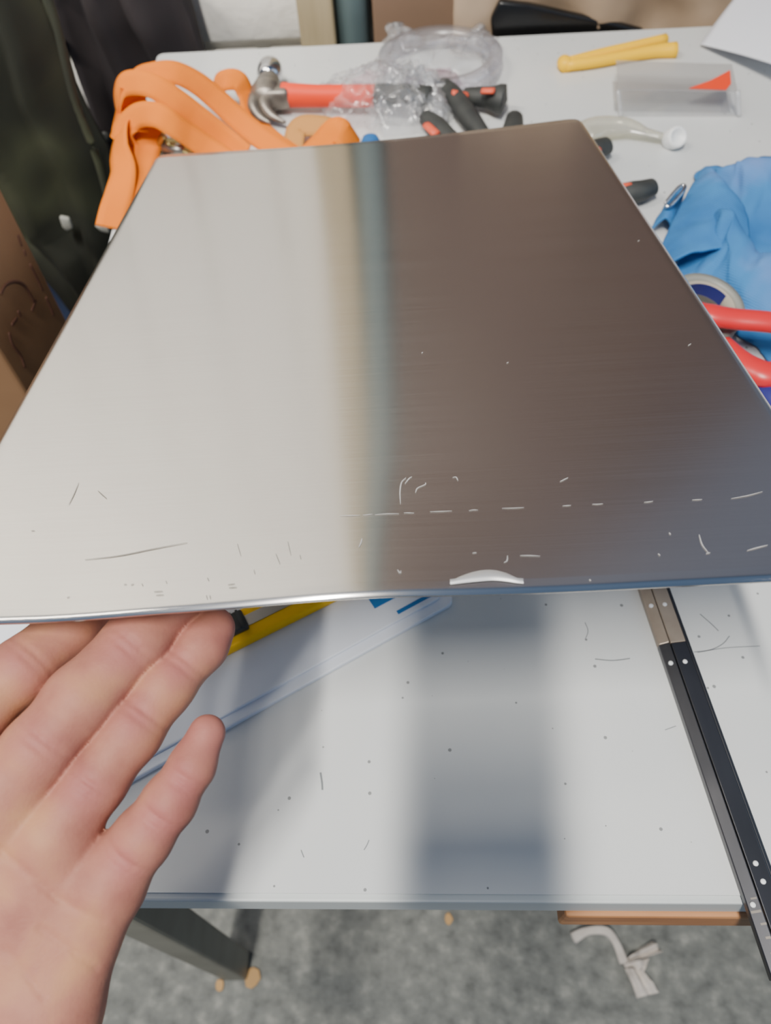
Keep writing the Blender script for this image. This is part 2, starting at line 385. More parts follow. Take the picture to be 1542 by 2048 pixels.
for pts, w_ in (([(1388, 1304), (1420, 1300), (1445, 1288), (1459, 1272)], .0005), ([(1395, 1305), (1450, 1296), (1520, 1292)], .0004), ([(1400, 1228), (1425, 1250), (1437, 1262)], .0005), ([(1190, 1318), (1225, 1321), (1260, 1317)], .0006), ([(641, 1545), (644, 1565), (645, 1580)], .0010), ([(1170, 1245), (1176, 1262), (1170, 1280)], .0004), ([(728, 1700), (734, 1690), (738, 1680)], .0005), ([(602, 1700), (608, 1715)], .0005), ([(1330, 1460), (1352, 1452)], .0004)):
    bm = nb(); P_ = catmull([at(*p, TZ) for p in pts], 5)
    for k in range(len(P_)-1):
        d_ = (P_[k+1]-P_[k]).normalized(); n_ = Vector((-d_.y, d_.x, 0))*w_*.5
        prism(bm, [P_[k]-n_, P_[k+1]-n_, P_[k+1]+n_, P_[k]+n_], (0, 0, .00012))
    bmesh.ops.remove_doubles(bm, verts=bm.verts, dist=1e-6); obj('scuff_mark', bm, m_scuff, t, False)
e0 = at(1117, 1820, TZ-.05); e1 = at(1500, 1842, TZ-.05)
bm = nb(); box(bm, ((e0.x+.25)/2+.03, .085, TZ-.043), (.25-e0.x+.06, .056, .03)); soft(obj('pine_batten', bm, m_batten, t, False), .002)

# ================================================================ steel sheet
W0, SC = .33, .33/.36
A_, B_, C_, D_ = [Vector(CAM)+(Vector(p)-Vector((0, 0, 1.22)))*SC for p in ((-.199, .129, .968), (.160, .139, .979), (.137, .642, .875), (-.223, .632, .864))]
A_ = Vector(CAM)+(A_-Vector(CAM))*.97; B_ = Vector(CAM)+(B_-Vector(CAM))*1.03      # twisted by the hand
eu = ((B_-A_)+(C_-D_)).normalized(); ev = ((D_-A_)+(C_-B_)); ev = (ev-eu*ev.dot(eu)).normalized(); en = eu.cross(ev)
def sheet_fn(s, q):
    """s metres across from left bend, q metres from near edge"""
    u = -.012+1.022*s/W0; v = q/LEN
    p = A_*(1-u)*(1-v)+B_*u*(1-v)+C_*u*v+D_*(1-u)*v
    near = math.exp(-(q/.05)**2)
    h = .0026*math.exp(-((u-.47)/.13)**2)*near                    # near edge bows up in the middle
    h -= .0012*math.exp(-((u-.16)/.08)**2)*near
    h -= .004*math.sin(math.pi*min(max(u, 0), 1))*v**3*.9          # far edge sags a little
    if q < .0058: h -= .0003*(.0058-q)/.0058                     # folded near lip
    return p+en*h
LEN = ((D_-A_).length+(C_-B_).length)/2
def build_sheet():
    BR, FL = .007, .026                                          # bend radius and flange
    ss = [(-1, k) for k in range(0, 13)]
    prof = []                                                    # (s, drop, )
    prof.append((0-0.0, -(BR+FL)))
    nb_ = 8
    for k in range(nb_): a = math.pi/2*k/nb_; prof.append((BR-BR*math.cos(a), -BR+BR*math.sin(a)))
    nflat = 150
    for k in range(nflat+1): prof.append((BR+(W0-2*BR)*k/nflat, 0))
    for k in range(1, nb_+1): a = math.pi/2*(1-k/nb_); prof.append((W0-BR+BR*math.cos(a), -BR+BR*math.sin(a)))
    prof.append((W0, -(BR+FL)))
    qs = [0, .003, .0055, .0058, .0062, .009]+[.012+.003*k for k in range(9)]; qs += [qs[-1]+(LEN-qs[-1])*k/60 for k in range(1, 61)]
    verts = []; uvs = []
    for i, (s, d) in enumerate(prof):
        for q in qs:
            qq = q
            # rounded far corners
            sm = min(s, W0-s); rc = .014
            if sm < rc and q > LEN-rc: qq = LEN-rc+(q-(LEN-rc))*math.sqrt(max(0, 1-((rc-sm)/rc)**2))*1.0 if sm > 0 else LEN-rc+(q-(LEN-rc))*.15
            verts.append(sheet_fn(s, qq)+en*d); uvs.append((s/W0, q/LEN))
    nq = len(qs); faces = []
    for i in range(len(prof)-1):
        for j in range(nq-1): faces.append((i*nq+j, (i+1)*nq+j, (i+1)*nq+j+1, i*nq+j+1))
    me = bpy.data.meshes.new('steel_sheet'); me.from_pydata([tuple(v-A_) for v in verts], [], faces)
    uvl = me.uv_layers.new(name='UVMap')
    for lp in me.loops: uvl.data[lp.index].uv = uvs[lp.vertex_index]
    return me
t = thing('steel_sheet', 'brushed stainless steel panel with bent side edges held tilted over the bench', 'metal sheet', A_)
sh = obj('panel', build_sheet(), m_steel, t)
so = sh.modifiers.new('thick', 'SOLIDIFY'); so.thickness = .0011; so.offset = -1
sheet = t
def proj(p):
    v = M3 @ (np.array(p)-CAM); return np.array([771+FPX*v[0]/v[2], 1024+FPX*v[1]/v[2]])
def sheet_px(px, py):
    '''where on the sheet (metres across, metres from the near edge) a mark seen in the photograph lies'''
    sq = np.array([W0*.5, LEN*.2]); tg = np.array([px, py], float); e = 1e-4
    for _ in range(12):
        f0 = proj(sheet_fn(*sq)); J = np.stack([(proj(sheet_fn(sq[0]+e, sq[1]))-f0)/e, (proj(sheet_fn(sq[0], sq[1]+e))-f0)/e], 1)
        sq = sq+np.clip(np.linalg.solve(J, tg-f0), -.08, .08)
        sq = np.clip(sq, [-.02, .0], [W0+.02, LEN])
    return float(sq[0]), float(sq[1])
def sliver(name, pts, wpx, mt):
    """a scratch: a thin raised sliver of burr metal following the sheet surface"""
    bm = nb(); P = []
    for a in pts: P.append(Vector((*sheet_px(*a), 0)))
    P = catmull(P, 4); wd = wpx*.00017; L_, R_ = [], []
    for i, p in enumerate(P):
        tg = (P[min(i+1, len(P)-1)]-P[max(0, i-1)]).normalized(); nn = Vector((-tg.y, tg.x, 0)); k = wd*(.35+.65*math.sin(math.pi*(i+.5)/len(P)))
        for lst, sg in ((L_, 1), (R_, -1)):
            q = p+nn*k*sg*.5; s3 = sheet_fn(q.x, q.y)+en*.00025; lst.append(bm.verts.new(s3))
    for i in range(len(P)-1): bm.faces.new((L_[i], L_[i+1], R_[i+1], R_[i]))
    return obj(name, bm, mt, t)
def dash(x0, x1, y0, y1, xs):
    for a, b in xs:
        f = lambda x: y0+(y1-y0)*(x-x0)/(x1-x0)
        sliver('scratch', [(a, f(a)+random.uniform(-1, 1)), ((a+b)/2, f((a+b)/2)), (b, f(b)+random.uniform(-1, 1))], 2.6, m_scratch_glint)
dash(675, 1420, 1033, 999, [(680, 720), (726, 745), (750, 798), (808, 828), (860, 904), (938, 956), (1004, 1048), (1125, 1142), (1184, 1206), (1288, 1306), (1384, 1404)])
sliver('scratch', [(1462, 998), (1495, 992), (1525, 984)], 2.6, m_scratch_glint)
for pts in ([(801, 1008), (800, 985), (803, 966), (812, 956)], [(810, 968), (818, 958), (824, 954)], [(831, 986), (835, 977), (850, 970), (851, 966)], [(905, 956), (912, 955), (916, 962)],
            [(1008, 1126), (1014, 1122), (1015, 1112)], [(1040, 1112), (1060, 1112), (1080, 1113)], [(795, 1140), (800, 1147), (802, 1142)], [(718, 1095), (722, 1086), (724, 1078)],
            [(1412, 1108), (1420, 1106)], [(1398, 1070), (1404, 1090), (1416, 1106)], [(1494, 1102), (1515, 1096), (1535, 1091)], [(1120, 964), (1136, 956)], [(945, 1107), (953, 1106)], [(1316, 1108), (1320, 1112)],
            [(1376, 692), (1382, 688)], [(1275, 483), (1279, 481)], [(843, 707), (846, 705)], [(1013, 727), (1017, 725)], [(1338, 1066), (1341, 1070)], [(1178, 1160), (1182, 1162)]):
    sliver('scratch', pts, 3.0, m_scratch_glint)
for pts in ([(138, 1010), (148, 990), (158, 966)], [(196, 982), (205, 990), (214, 998)], [(248, 1170), (254, 1169)], [(262, 1171), (268, 1168)], [(284, 1168), (286, 1172)], [(308, 1184), (326, 1183)], [(312, 1191), (328, 1190)],
            [(415, 1156), (418, 1162)], [(456, 1170), (470, 1168)], [(458, 1176), (474, 1175)], [(413, 1191), (415, 1199)], [(420, 1191), (421, 1198)], [(332, 1162), (334, 1167)], [(508, 1140), (510, 1148)],
            [(475, 1088), (482, 1112)], [(552, 1108), (560, 1128)], [(576, 1084), (582, 1110)], [(600, 1110), (602, 1118)], [(63, 1062), (70, 1062)], [(134, 1196), (140, 1194)]):
    sliver('smudge', pts, 2.0, m_smudge)
sliver('smudge', [(170, 1120), (240, 1112), (310, 1098), (375, 1086)], 3, m_smudge)

def crescent():
    top = [(900, 1164), (925, 1152), (955, 1143), (985, 1141), (1012, 1147), (1032, 1156), (1046, 1162)]
    bot = [(900, 1165), (925, 1162), (955, 1159), (985, 1157), (1012, 1159), (1032, 1162), (1046, 1163)]
    bm = nb(); A = catmull([Vector((*sheet_px(*p), 0)) for p in top], 5); B = catmull([Vector((*sheet_px(*p), 0)) for p in bot], 5)
    va = [bm.verts.new(sheet_fn(p.x, p.y)+en*.0003) for p in A]; vb = [bm.verts.new(sheet_fn(p.x, p.y)+en*.0016) for p in B]
    vc = [bm.verts.new(sheet_fn(p.x, p.y-.0012)+en*.0003) for p in B]
    for k in range(len(va)-1): bm.faces.new((va[k], va[k+1], vb[k+1], vb[k])); bm.faces.new((vb[k], vb[k+1], vc[k+1], vc[k]))
    return bm
o = obj('dent', crescent(), m_scratch_glint, t); o['label'] = 'crescent-shaped dent by the near edge, its bright reflection painted on'  # bright metal strip paints the reflection caught by the dent

# ================================================================ hand (signed distance field -> one mesh)
def build_hand():
    def P(px, py, d, r): return (np.array([(px-771)/FPX*d, (py-1024)/FPX*d, d], np.float32), r*d/FPX)
    fingers = {
      'index':  [P(-118, 1500, .258, 74), P(-45, 1420, .262, 68), P(45, 1342, .270, 64), P(140, 1258, .284, 57), P(205, 1200, .294, 44)],
      'middle': [P(5, 1590, .255, 80), P(79, 1502, .258, 73), P(163, 1402, .264, 72), P(275, 1285, .276, 66), P(370, 1190, .289, 55), P(420, 1140, .297, 44)],
      'ring':   [P(112, 1668, .256, 70), P(186, 1566, .260, 63), P(261, 1465, .266, 60), P(330, 1374, .274, 55), P(403, 1291, .283, 50), P(426, 1257, .287, 44)],
      'little': [P(222, 1762, .256, 68), P(284, 1676, .257, 58), P(338, 1605, .259, 52), P(383, 1534, .262, 44), P(414, 1466, .266, 37)],
      'thumb':  [P(-215, 1980, .240, 92), P(-330, 1790, .232, 74), P(-385, 1600, .232, 64), P(-390, 1480, .236, 52)],
    }
    creases = {'index': [(.54, .0010)], 'middle': [(.22, .0012), (.60, .0013)], 'ring': [(.24, .0012), (.55, .0011), (.80, .0010)], 'little': [(.22, .0012), (.50, .0011), (.74, .0010)], 'thumb': []}
    palm = [(P(-140, 1545, .256, 74), P(-250, 2060, .246, 92)), (P(-10, 1600, .256, 80), P(-140, 2090, .246, 88)),
            (P(108, 1680, .256, 76), P(-40, 2110, .246, 88)), (P(205, 1780, .257, 74), P(90, 2040, .250, 92)), (P(90, 2040, .250, 92), P(20, 2140, .248, 92)),
            (P(-210, 1960, .240, 96), P(-140, 1700, .250, 74))]
    wr = [P(-90, 2130, .246, 120), P(-190, 2350, .232, 150), P(-420, 2900, .200, 235)]
    H = .0008
    lo = np.array([-.235, .005, .15]); hi = np.array([-.045, .285, .325])
    n = ((hi-lo)/H).astype(int)+1
    X = (lo[0]+H*np.arange(n[0], dtype=np.float32))[:, None, None]; Y = (lo[1]+H*np.arange(n[1], dtype=np.float32))[None, :, None]; Z = (lo[2]+H*np.arange(n[2], dtype=np.float32))[None, None, :]
    def sub(parts):
        sl = []
        for q in range(3):
            i0 = int((min(p[0][q]-p[1] for p in parts)-.014-lo[q])/H); i1 = int((max(p[0][q]+p[1] for p in parts)+.014-lo[q])/H)+2
            sl.append(slice(max(0, min(n[q]-1, i0)), max(1, min(n[q], i1))))
        return tuple(sl)
    def cone(a, ra, b, rb, sl):
        x, y, z = X[sl[0]], Y[:, sl[1]], Z[:, :, sl[2]]
        ba = b-a; L2 = float(ba@ba)
        h = np.clip(((x-a[0])*ba[0]+(y-a[1])*ba[1]+(z-a[2])*ba[2])/L2, 0, 1)
        return np.sqrt((x-a[0]-ba[0]*h)**2+(y-a[1]-ba[1]*h)**2+(z-a[2]-ba[2]*h)**2)-(ra+(rb-ra)*h)
    def smin(a, b, k):
        h = np.clip(.5+.5*(b-a)/k, 0, 1); return b*(1-h)+a*h-k*h*(1-h)
    D = np.full(n, .02, np.float32)
    for (a, ra), (b, rb) in palm:
        sl = sub([(a, ra), (b, rb)]); D[sl] = smin(D[sl], cone(a, ra, b, rb, sl), .012)
    for (a, ra), (b, rb) in zip(wr, wr[1:]):
        sl = sub([(a, ra), (b, rb)]); D[sl] = smin(D[sl], cone(a, ra, b, rb, sl), .014)
    def groove(D, pts, depth, wd):
        zs = slice(0, n[2]//2+20); u, v = X/Z[:, :, zs], Y/Z[:, :, zs]; acc = np.float32(0)
        for p, q in zip(pts, pts[1:]):
            a = np.array([(p[0]-771)/FPX, (p[1]-1024)/FPX], np.float32); b = np.array([(q[0]-771)/FPX, (q[1]-1024)/FPX], np.float32); ba = b-a
            h = np.clip(((u-a[0])*ba[0]+(v-a[1])*ba[1])/float(ba@ba), 0, 1)
            acc = np.maximum(acc, depth*np.exp(-((u-a[0]-ba[0]*h)**2+(v-a[1]-ba[1]*h)**2)/wd**2))
        D[:, :, zs] += acc
    for pts, dpt, wdt in (([(0, 1697), (58, 1748), (109, 1793), (156, 1819), (207, 1842)], .0008, .0045), ([(80, 1857), (138, 1897), (192, 1937)], .0006, .004), ([(10, 1900), (50, 1945), (88, 1995)], .0005, .004)): groove(D, pts, dpt, wdt)
    FD = np.full(n, .02, np.float32)
    for nm, ch in fingers.items():
        sl = sub(ch); d = None; x, y, z = X[sl[0]], Y[:, sl[1]], Z[:, :, sl[2]]
        for (a, ra), (b, rb) in zip(ch, ch[1:]):
            e = cone(a, ra, b, rb, sl); d = e if d is None else smin(d, e, .004)
        segs = [np.linalg.norm(b[0]-a[0]) for a, b in zip(ch, ch[1:])]; tot = sum(segs)
        for fr, dp in creases[nm]:
            s = fr*tot; i = 0
            while s > segs[i]: s -= segs[i]; i += 1
            ax = (ch[i+1][0]-ch[i][0])/segs[i]; c = ch[i][0]+ax*s
            ax2 = (ch[min(i+2, len(ch)-1)][0]-ch[max(i-1, 0)][0]); ax2 = ax2/np.linalg.norm(ax2)
            for off, f in ((0, 1), (.0030, .6)):
                sd = (x-c[0])*ax2[0]+(y-c[1])*ax2[1]+(z-c[2])*ax2[2]+off
                rr = (x-c[0])**2+(y-c[1])**2
                d = d+(dp*f*np.exp(-(sd/.0010)**2)*np.exp(-rr/.00007)*(z < c[2])).astype(np.float32)
        f0 = FD[sl]; FD[sl] = np.minimum(f0, d)+.0004*np.exp(-((f0-d)/.0020)**2).astype(np.float32)
    D = smin(D, FD, .007)
    # surface nets
    S = D < 0
    nx, ny, nz = D.shape
    cs = np.zeros((nx-1, ny-1, nz-1), np.int8)
    for i in (0, 1):
        for j in (0, 1):
            for k in (0, 1): cs += S[i:nx-1+i, j:ny-1+j, k:nz-1+k]
    act = (cs > 0) & (cs < 8); idx = -np.ones(act.shape, np.int64); I = np.argwhere(act); idx[act] = np.arange(len(I))
    acc = np.zeros((len(I), 3)); cnt = np.zeros(len(I))
    cor = [(i, j, k) for i in (0, 1) for j in (0, 1) for k in (0, 1)]
    for a in range(8):
        for b in range(a+1, 8):
            df = [cor[b][q]-cor[a][q] for q in range(3)]
            if sum(abs(x) for x in df) != 1: continue
            da = D[I[:, 0]+cor[a][0], I[:, 1]+cor[a][1], I[:, 2]+cor[a][2]]; db = D[I[:, 0]+cor[b][0], I[:, 1]+cor[b][1], I[:, 2]+cor[b][2]]
            mk = (da < 0) != (db < 0); tt = np.where(mk, da/np.where(mk, da-db, 1), 0)
            pt = np.array(cor[a])+np.array(df)*tt[:, None]; acc += pt*mk[:, None]; cnt += mk
    V = (I+acc/cnt[:, None])*H+lo
    F = []
    for ax in range(3):
        sl0 = [slice(1, -1)]*3; a = [slice(1, s-1) for s in D.shape]
        a0 = list(a); a1 = list(a); a0[ax] = slice(0, D.shape[ax]-1); a1[ax] = slice(1, D.shape[ax])
        cr = S[tuple(a0)] != S[tuple(a1)]; E_ = np.argwhere(cr)
        o1, o2 = [q for q in range(3) if q != ax]
        base = E_.copy(); base[:, o1] += 1; base[:, o2] += 1
        def g(d1, d2):
            q = base.copy(); q[:, o1] -= d1; q[:, o2] -= d2; return idx[q[:, 0], q[:, 1], q[:, 2]]
        F.append(np.stack([g(0, 0), g(1, 0), g(1, 1), g(0, 1)], 1))
    F = np.concatenate(F); F = F[(F >= 0).all(1)]
    # two passes of smoothing
    pk = np.zeros(len(V))
    for nm, ch in fingers.items():
        tot = len(ch)-1
        for fr, dp in creases[nm]:
            segs = [np.linalg.norm(b[0]-a[0]) for a, b in zip(ch, ch[1:])]; s = fr*sum(segs); i = 0
            while s > segs[i]: s -= segs[i]; i += 1
            c = ch[i][0]+(ch[i+1][0]-ch[i][0])/segs[i]*s
            pk = np.maximum(pk, .75*np.exp(-(np.linalg.norm(V-c-np.array([0, 0, -.009]), axis=1)/.0075)**2))
        c = ch[-1][0]; pk = np.maximum(pk, .6*np.exp(-(np.linalg.norm(V-c, axis=1)/.013)**2))
    Wd = (V @ M3)+CAM
    return Wd, F, pk
V, F, pk = build_hand(); VC = V.mean(0)
me = bpy.data.meshes.new('person'); me.from_pydata([tuple(v) for v in (V-VC)], [], F.tolist()); me.update()
bmh = bmesh.new(); bmh.from_mesh(me); bmesh.ops.recalc_face_normals(bmh, faces=bmh.faces)
for _ in range(3): bmesh.ops.smooth_vert(bmh, verts=bmh.verts, factor=.5, use_axis_x=True, use_axis_y=True, use_axis_z=True)
bmh.to_mesh(me); bmh.free()
ca = me.color_attributes.new('pink', 'FLOAT_COLOR', 'POINT')
buf = np.repeat(pk[:, None], 4, 1).astype(np.float32); buf[:, 3] = 1; ca.data.foreach_set('color', buf.ravel())
hand = obj('person', me, m_skin, None, True, VC)
tag(hand, 'bare left hand palm up with fingertips holding the near edge of the steel sheet', 'person')

# the phone that takes the picture, just behind its own lens
fw = Vector(M3[2]); rt = Vector(M3[0]); dn = Vector(M3[1])
R = Matrix((rt, dn, fw)).transposed()
PC = Vector(CAM)-fw*.012+dn*.052-rt*.024
t = thing('smartphone', 'dark smartphone held above the bench, lens pointing down', 'phone', PC)
bm = nb(); box(bm, PC, (.070, .155, .009), rot=R); soft(obj('phone_body', bm, m_phone, t), .004, 3)

# ================================================================ on the bench, near side
# white board, its long edge running away to the right
q0, q1 = at(450, 1458, TZ+.004), at(912, 1203, TZ+.004)
ed = (q1-q0); ed.z = 0; el = ed.length; ed.normalize(); pn = Vector((-ed.y, ed.x, 0))
t = thing('plastic_board', 'white plastic board with a blue printed corner, under the steel sheet', 'board', q1)
bl = el+.13; bw = .20
def bp(a, b, z): p = q1-ed*a+pn*b; return Vector((p.x, p.y, z))
def rpoly(L_, W_, r, ins, z):
    return [bp(x, y, z) for x, y in rrect(ins, L_-ins, ins, W_-ins, r)]
bm = nb(); prism(bm, rpoly(bl, bw, .006, 0, TZ+.0003), (0, 0, .0037)); soft(obj('board_base', bm, m_board, t, False), .0008)
bm = nb(); prism(bm, rpoly(bl, bw, .004, .006, TZ+.004), (0, 0, .0022)); soft(obj('board_face', bm, m_board, t, False), .001)
zz = TZ+.0063
bm = nb(); prism(bm, [bp(.010, .0095, zz), bp(.034, .0095, zz), bp(.034, .012, zz), bp(.010, .012, zz)], (0, 0, .0002)); obj('blue_bar', bm, m_blueprint, t, False)
bm = nb(); prism(bm, [bp(.018, .020, zz), bp(.044, .020, zz), bp(.044, .030, zz), bp(.018, .030, zz)], (0, 0, .0002)); obj('blue_block', bm, m_blueprint, t, False)
# utility knife on the board
zk = TZ+.0064
k0, k1 = at(452, 1280, zk), at(640, 1187, zk); kd = (k1-k0); kd.z = 0; kd.normalize(); kn = Vector((-kd.y, kd.x, 0))
t = thing('utility_knife', 'yellow snap-blade knife with black slider on the white board', 'knife', k0)
def kp(a, b, z): p = k0+kd*a+kn*b; return Vector((p.x, p.y, z))
kw = .0105
bm = nb(); prism(bm, [kp(-.04, -kw, zk), kp(.11, -kw, zk), kp(.118, -.004, zk), kp(.118, kw, zk), kp(-.04, kw, zk)], (0, 0, .008)); soft(obj('knife_body', bm, m_yellow, t), .002, 3)
bm = nb(); prism(bm, [kp(-.03, -.0028, zk+.008), kp(.10, -.0028, zk+.008), kp(.10, .0042, zk+.008), kp(-.03, .0042, zk+.008)], (0, 0, .0006)); obj('blade_channel', bm, m_greymet, t, False)
bm = nb(); box(bm, kp(.006, .001, zk+.0105), (.018, .0125, .006), math.atan2(kd.y, kd.x)); soft(obj('slider', bm, m_blackpl, t), .0015)
bm = nb()
for k in range(4): box(bm, kp(.0+.004*k, .001, zk+.0138), (.0015, .012, .0012), math.atan2(kd.y, kd.x))
obj('slider_ribs', bm, m_blackpl, t, False)

# dark metal bar overhanging the near edge
zb = TZ+.0005
c0, c1 = at(1304, 1180, TZ+.006), at(1548, 1880, TZ+.006)
bd = (c1-c0); bd.z = 0; bd.normalize(); bnv = Vector((-bd.y, bd.x, 0))   # bnv points to +x side
if bnv.x < 0: bnv = -bnv
l0 = at(1310, 1290, zb); cc = c0+bd*((l0-c0).dot(bd)); wl = abs((at(1311, 1287, zb)-c0).dot(bnv)); wr_ = abs((at(1374, 1287, zb)-c0).dot(bnv))
LB0, LB1 = -.10, (at(1533, 1963, TZ+.003)-c0).dot(bd)
t = thing('metal_bar', 'long dark steel bar with a raised middle seam, overhanging the near bench edge', 'metal bar', c0)
def brp(a, b, z): p = c0+bd*a+bnv*b; return Vector((p.x, p.y, z))
m_beige = noisy(mat('beige_steel', lin(164, 150, 136), .4, .4), [(.3, lin(150, 136, 122)), (.7, lin(178, 164, 148))], 40, 4)  # far stretch of the bar is beige-grey
PB = (at(1338, 1286, zb+.005)-c0).dot(bd)
def strip(name, pr, a0, a1, mt):
    bm = nb(); A = [bm.verts.new(brp(a0, b, z)) for b, z in pr]; B = [bm.verts.new(brp(a1, b, z)) for b, z in pr]
    n = len(pr)
    for k in range(n): bm.faces.new((A[k], A[(k+1) % n], B[(k+1) % n], B[k]))
    bm.faces.new(A); bm.faces.new(B[::-1]); return soft(obj(name, bm, mt, t, False), .0005)
wm = wr_-.0022
for a0, a1, mt, nm in ((PB, LB1, m_bar, ''), (LB0, PB, m_beige, 'beige_')):
    for o in (strip(nm+'left_flange', [(-wl, zb), (-.0006, zb), (-.0006, zb+.0062), (-wl, zb+.0040)], a0, a1, mt),
              strip(nm+'right_flange', [(.0004, zb), (wm, zb), (wm, zb+.0052), (.0004, zb+.0050)], a0, a1, mt)):
        if nm: o['label'] = 'beige-grey section of the bar'
strip('side_lip', [(wm+.0001, zb), (wr_, zb), (wr_, zb+.0045), (wm+.0001, zb+.0049)], LB0, LB1, m_bar)
for a_, b_ in ((.010, -.0036), (.010, .0045), (.046, -.0036), (.046, .0045), (.150, .004), (.158, .0045), (.167, -.004), (.176, .007), (.215, .006), (.262, -.004), (.30, .004)):
    zt = zb+.0056 if b_ < 0 else zb+.0052
    bm = nb(); lathe_closed(bm, [(.0012, -.001), (.0013, .0002), (.0008, .0005)], brp(a_, b_, zt), seg=10); obj('rivet', bm, m_white, t)

m_mill = mat('milled_mark', lin(118, 112, 104), .4, .5)
for k in range(34):
    a = .165+.0052*k+random.uniform(-.001, .001); ln = random.uniform(.35, .85)*wl
    bm = nb(); h0 = .0002
    def lf(b): return zb+.0062-(.0022)*(-b-.0006)/(wl-.0006)+.00015
    b1 = -random.uniform(.001, wl*.25); b0_ = b1-ln*.8; b0_ = max(b0_, -wl+.0006); w_ = random.uniform(.0004, .0011)
    prism(bm, [brp(a, b0_, lf(b0_)), brp(a+w_, b0_, lf(b0_)), brp(a+w_, b1, lf(b1)), brp(a, b1, lf(b1))], (0, 0, .0001)); obj('mill_mark', bm, m_mill, t, False)

# ================================================================ on the floor
t = thing('paper_scrap', 'crumpled off-white paper scrap with a twisted tail on the concrete floor', 'paper', at(1260, 1930, 0))
def fpatch(pxs, amp, seed, nu=14, nv=14, z=.012):
    c = [at(*p, z) for p in pxs]
    def fn(u, v):
        p = bil(c, u, v); return p+Vector((0, 0, amp*(fbm((p.x*40, p.y*40, seed), 3)+.35*math.sin(u*9+seed))))
    return fn
bm = nb(); grid(bm, fpatch([(1246, 1928), (1262, 1908), (1308, 1880), (1322, 1905)], .010, 2), 14, 12, .0006)
grid(bm, fpatch([(1247, 1928), (1300, 1915), (1288, 1945), (1262, 1945)], .010, 3), 10, 8, .0006)
grid(bm, fpatch([(1250, 1935), (1284, 1940), (1318, 1985), (1275, 1996)], .012, 5), 14, 14, .0006)
obj('paper_leaf', bm, m_scrap, t)
bm = nb(); tw = [at(1146, 1876, .006), at(1175, 1862, .02), at(1212, 1862, .026), at(1232, 1885, .02), at(1248, 1925, .014)]
tube(bm, tw, [.006, .004, .0045, .004, .005], 8, 6, fx=1.3, fy=.25); obj('twisted_tail', bm, m_scrap, t)
for i, (x, y, s) in enumerate(((505, 1957, .012), (440, 1970, .007), (898, 1838, .007))):
    p = at(x, y, .003); bm = nb()
    pts = [p+Vector((math.cos(a)*s*r, math.sin(a)*s*r*1.3, -.0025)) for a, r in [(k*math.pi/4, .7+.3*random.random()) for k in range(8)]]
    prism(bm, pts, (0, 0, .004))
    tag(soft(obj('wood_chip', bm, m_chip, None, False, p), .001), ['largest tan wood chip lying on the floor near the bench leg', 'small tan wood chip at the foot of the bench leg', 'tiny pinkish wood chip on the floor under the near bench edge'][i], 'wood chip', 'wood chips on the floor')

# ================================================================ far side of the bench
# ---- ratchet strap
t = thing('ratchet_strap', 'heap of orange ratchet strap webbing with a metal buckle at the far left bench corner', 'strap', at(380, 250))
def ribbon(pts, wd, nrm, name='webbing', mt=None, twist=None):
    """pts = (px, py, height above bench); nrm = world normal(s) of the flat side"""
    P = catmull([at(x, y, TZ+z) for x, y, z in pts], 10)
    if not isinstance(nrm[0], (tuple, list)): nrm = [nrm]*len(pts)
    NN = interp([Vector(n) for n in nrm], 10)
    me_v, me_f, uvs = [], [], []; s = 0; th = .0012; nc = 5
    for i, p in enumerate(P):
        tg = (P[min(i+1, len(P)-1)]-P[max(0, i-1)]).normalized(); n = NN[i].normalized(); sd = tg.cross(n).normalized(); n = sd.cross(tg)
        if i: s += (p-P[i-1]).length
        ring = [(k/(nc-1)-.5, 1) for k in range(nc)]+[(.5-k/(nc-1), -1) for k in range(nc)]
        for c, f in ring: q_ = p+sd*c*wd+n*(f*th/2); q_.z = max(q_.z, TZ+.0004+(.0010 if f > 0 else 0)); me_v.append(q_); uvs.append((s*5, c))
    m_ = 2*nc
    for i in range(len(P)-1):
        for k in range(m_): me_f.append((i*m_+k, i*m_+(k+1) % m_, (i+1)*m_+(k+1) % m_, (i+1)*m_+k))
    me_f.append(tuple(range(m_))); me_f.append(tuple((len(P)-1)*m_+k for k in range(m_))[::-1])
    org = ORG[t.name]; me = bpy.data.meshes.new(name); me.from_pydata([tuple(v-org) for v in me_v], [], me_f)
    ul = me.uv_layers.new(name='UVMap')
    for lp in me.loops: ul.data[lp.index].uv = uvs[lp.vertex_index]
    return obj(name, me, mt or m_strap, t)
ns = (0, -.55, .83)
SW = .0225
# topmost band, behind
ribbon([(262, 190, .030), (275, 160, .050), (310, 149, .060), (348, 145, .060), (392, 165, .048), (432, 197, .032), (474, 236, .016), (520, 274, .006), (592, 322, .003)], SW,
       [(-.8, -.5, .3), (-.5, -.6, .6), (-.1, -.7, .7), ns, ns, ns, ns, ns, ns])
# second band with the standing arch on the left
ribbon([(246, 262, .012), (238, 235, .026), (236, 195, .046), (252, 168, .058), (300, 170, .062), (350, 200, .050), (400, 238, .030), (448, 276, .012), (490, 312, .004)], SW,
       [(-.9, -.3, .2), (-.9, -.4, .2), (-.85, -.5, .3), (-.6, -.6, .6), (0, -.65, .75), (0, -.65, .75), (-.1, -.75, .65), (-.2, -.85, .5), (-.2, -.8, .6)])
# inner shaded side of the arch
ribbon([(262, 178, .052), (258, 205, .040), (250, 235, .026), (244, 262, .014)], SW, [(.7, -.7, .2), (.75, -.65, .2), (.8, -.6, .2), (.8, -.6, .2)])
# lower front band
ribbon([(236, 285, .020), (248, 258, .030), (275, 232, .042), (312, 230, .048), (348, 250, .040), (388, 277, .024), (430, 305, .010), (480, 338, .004)], SW,
       [(-.5, -.7, .4), (-.4, -.8, .5), (-.3, -.7, .6), (0, -.65, .75), ns, ns, ns, ns])
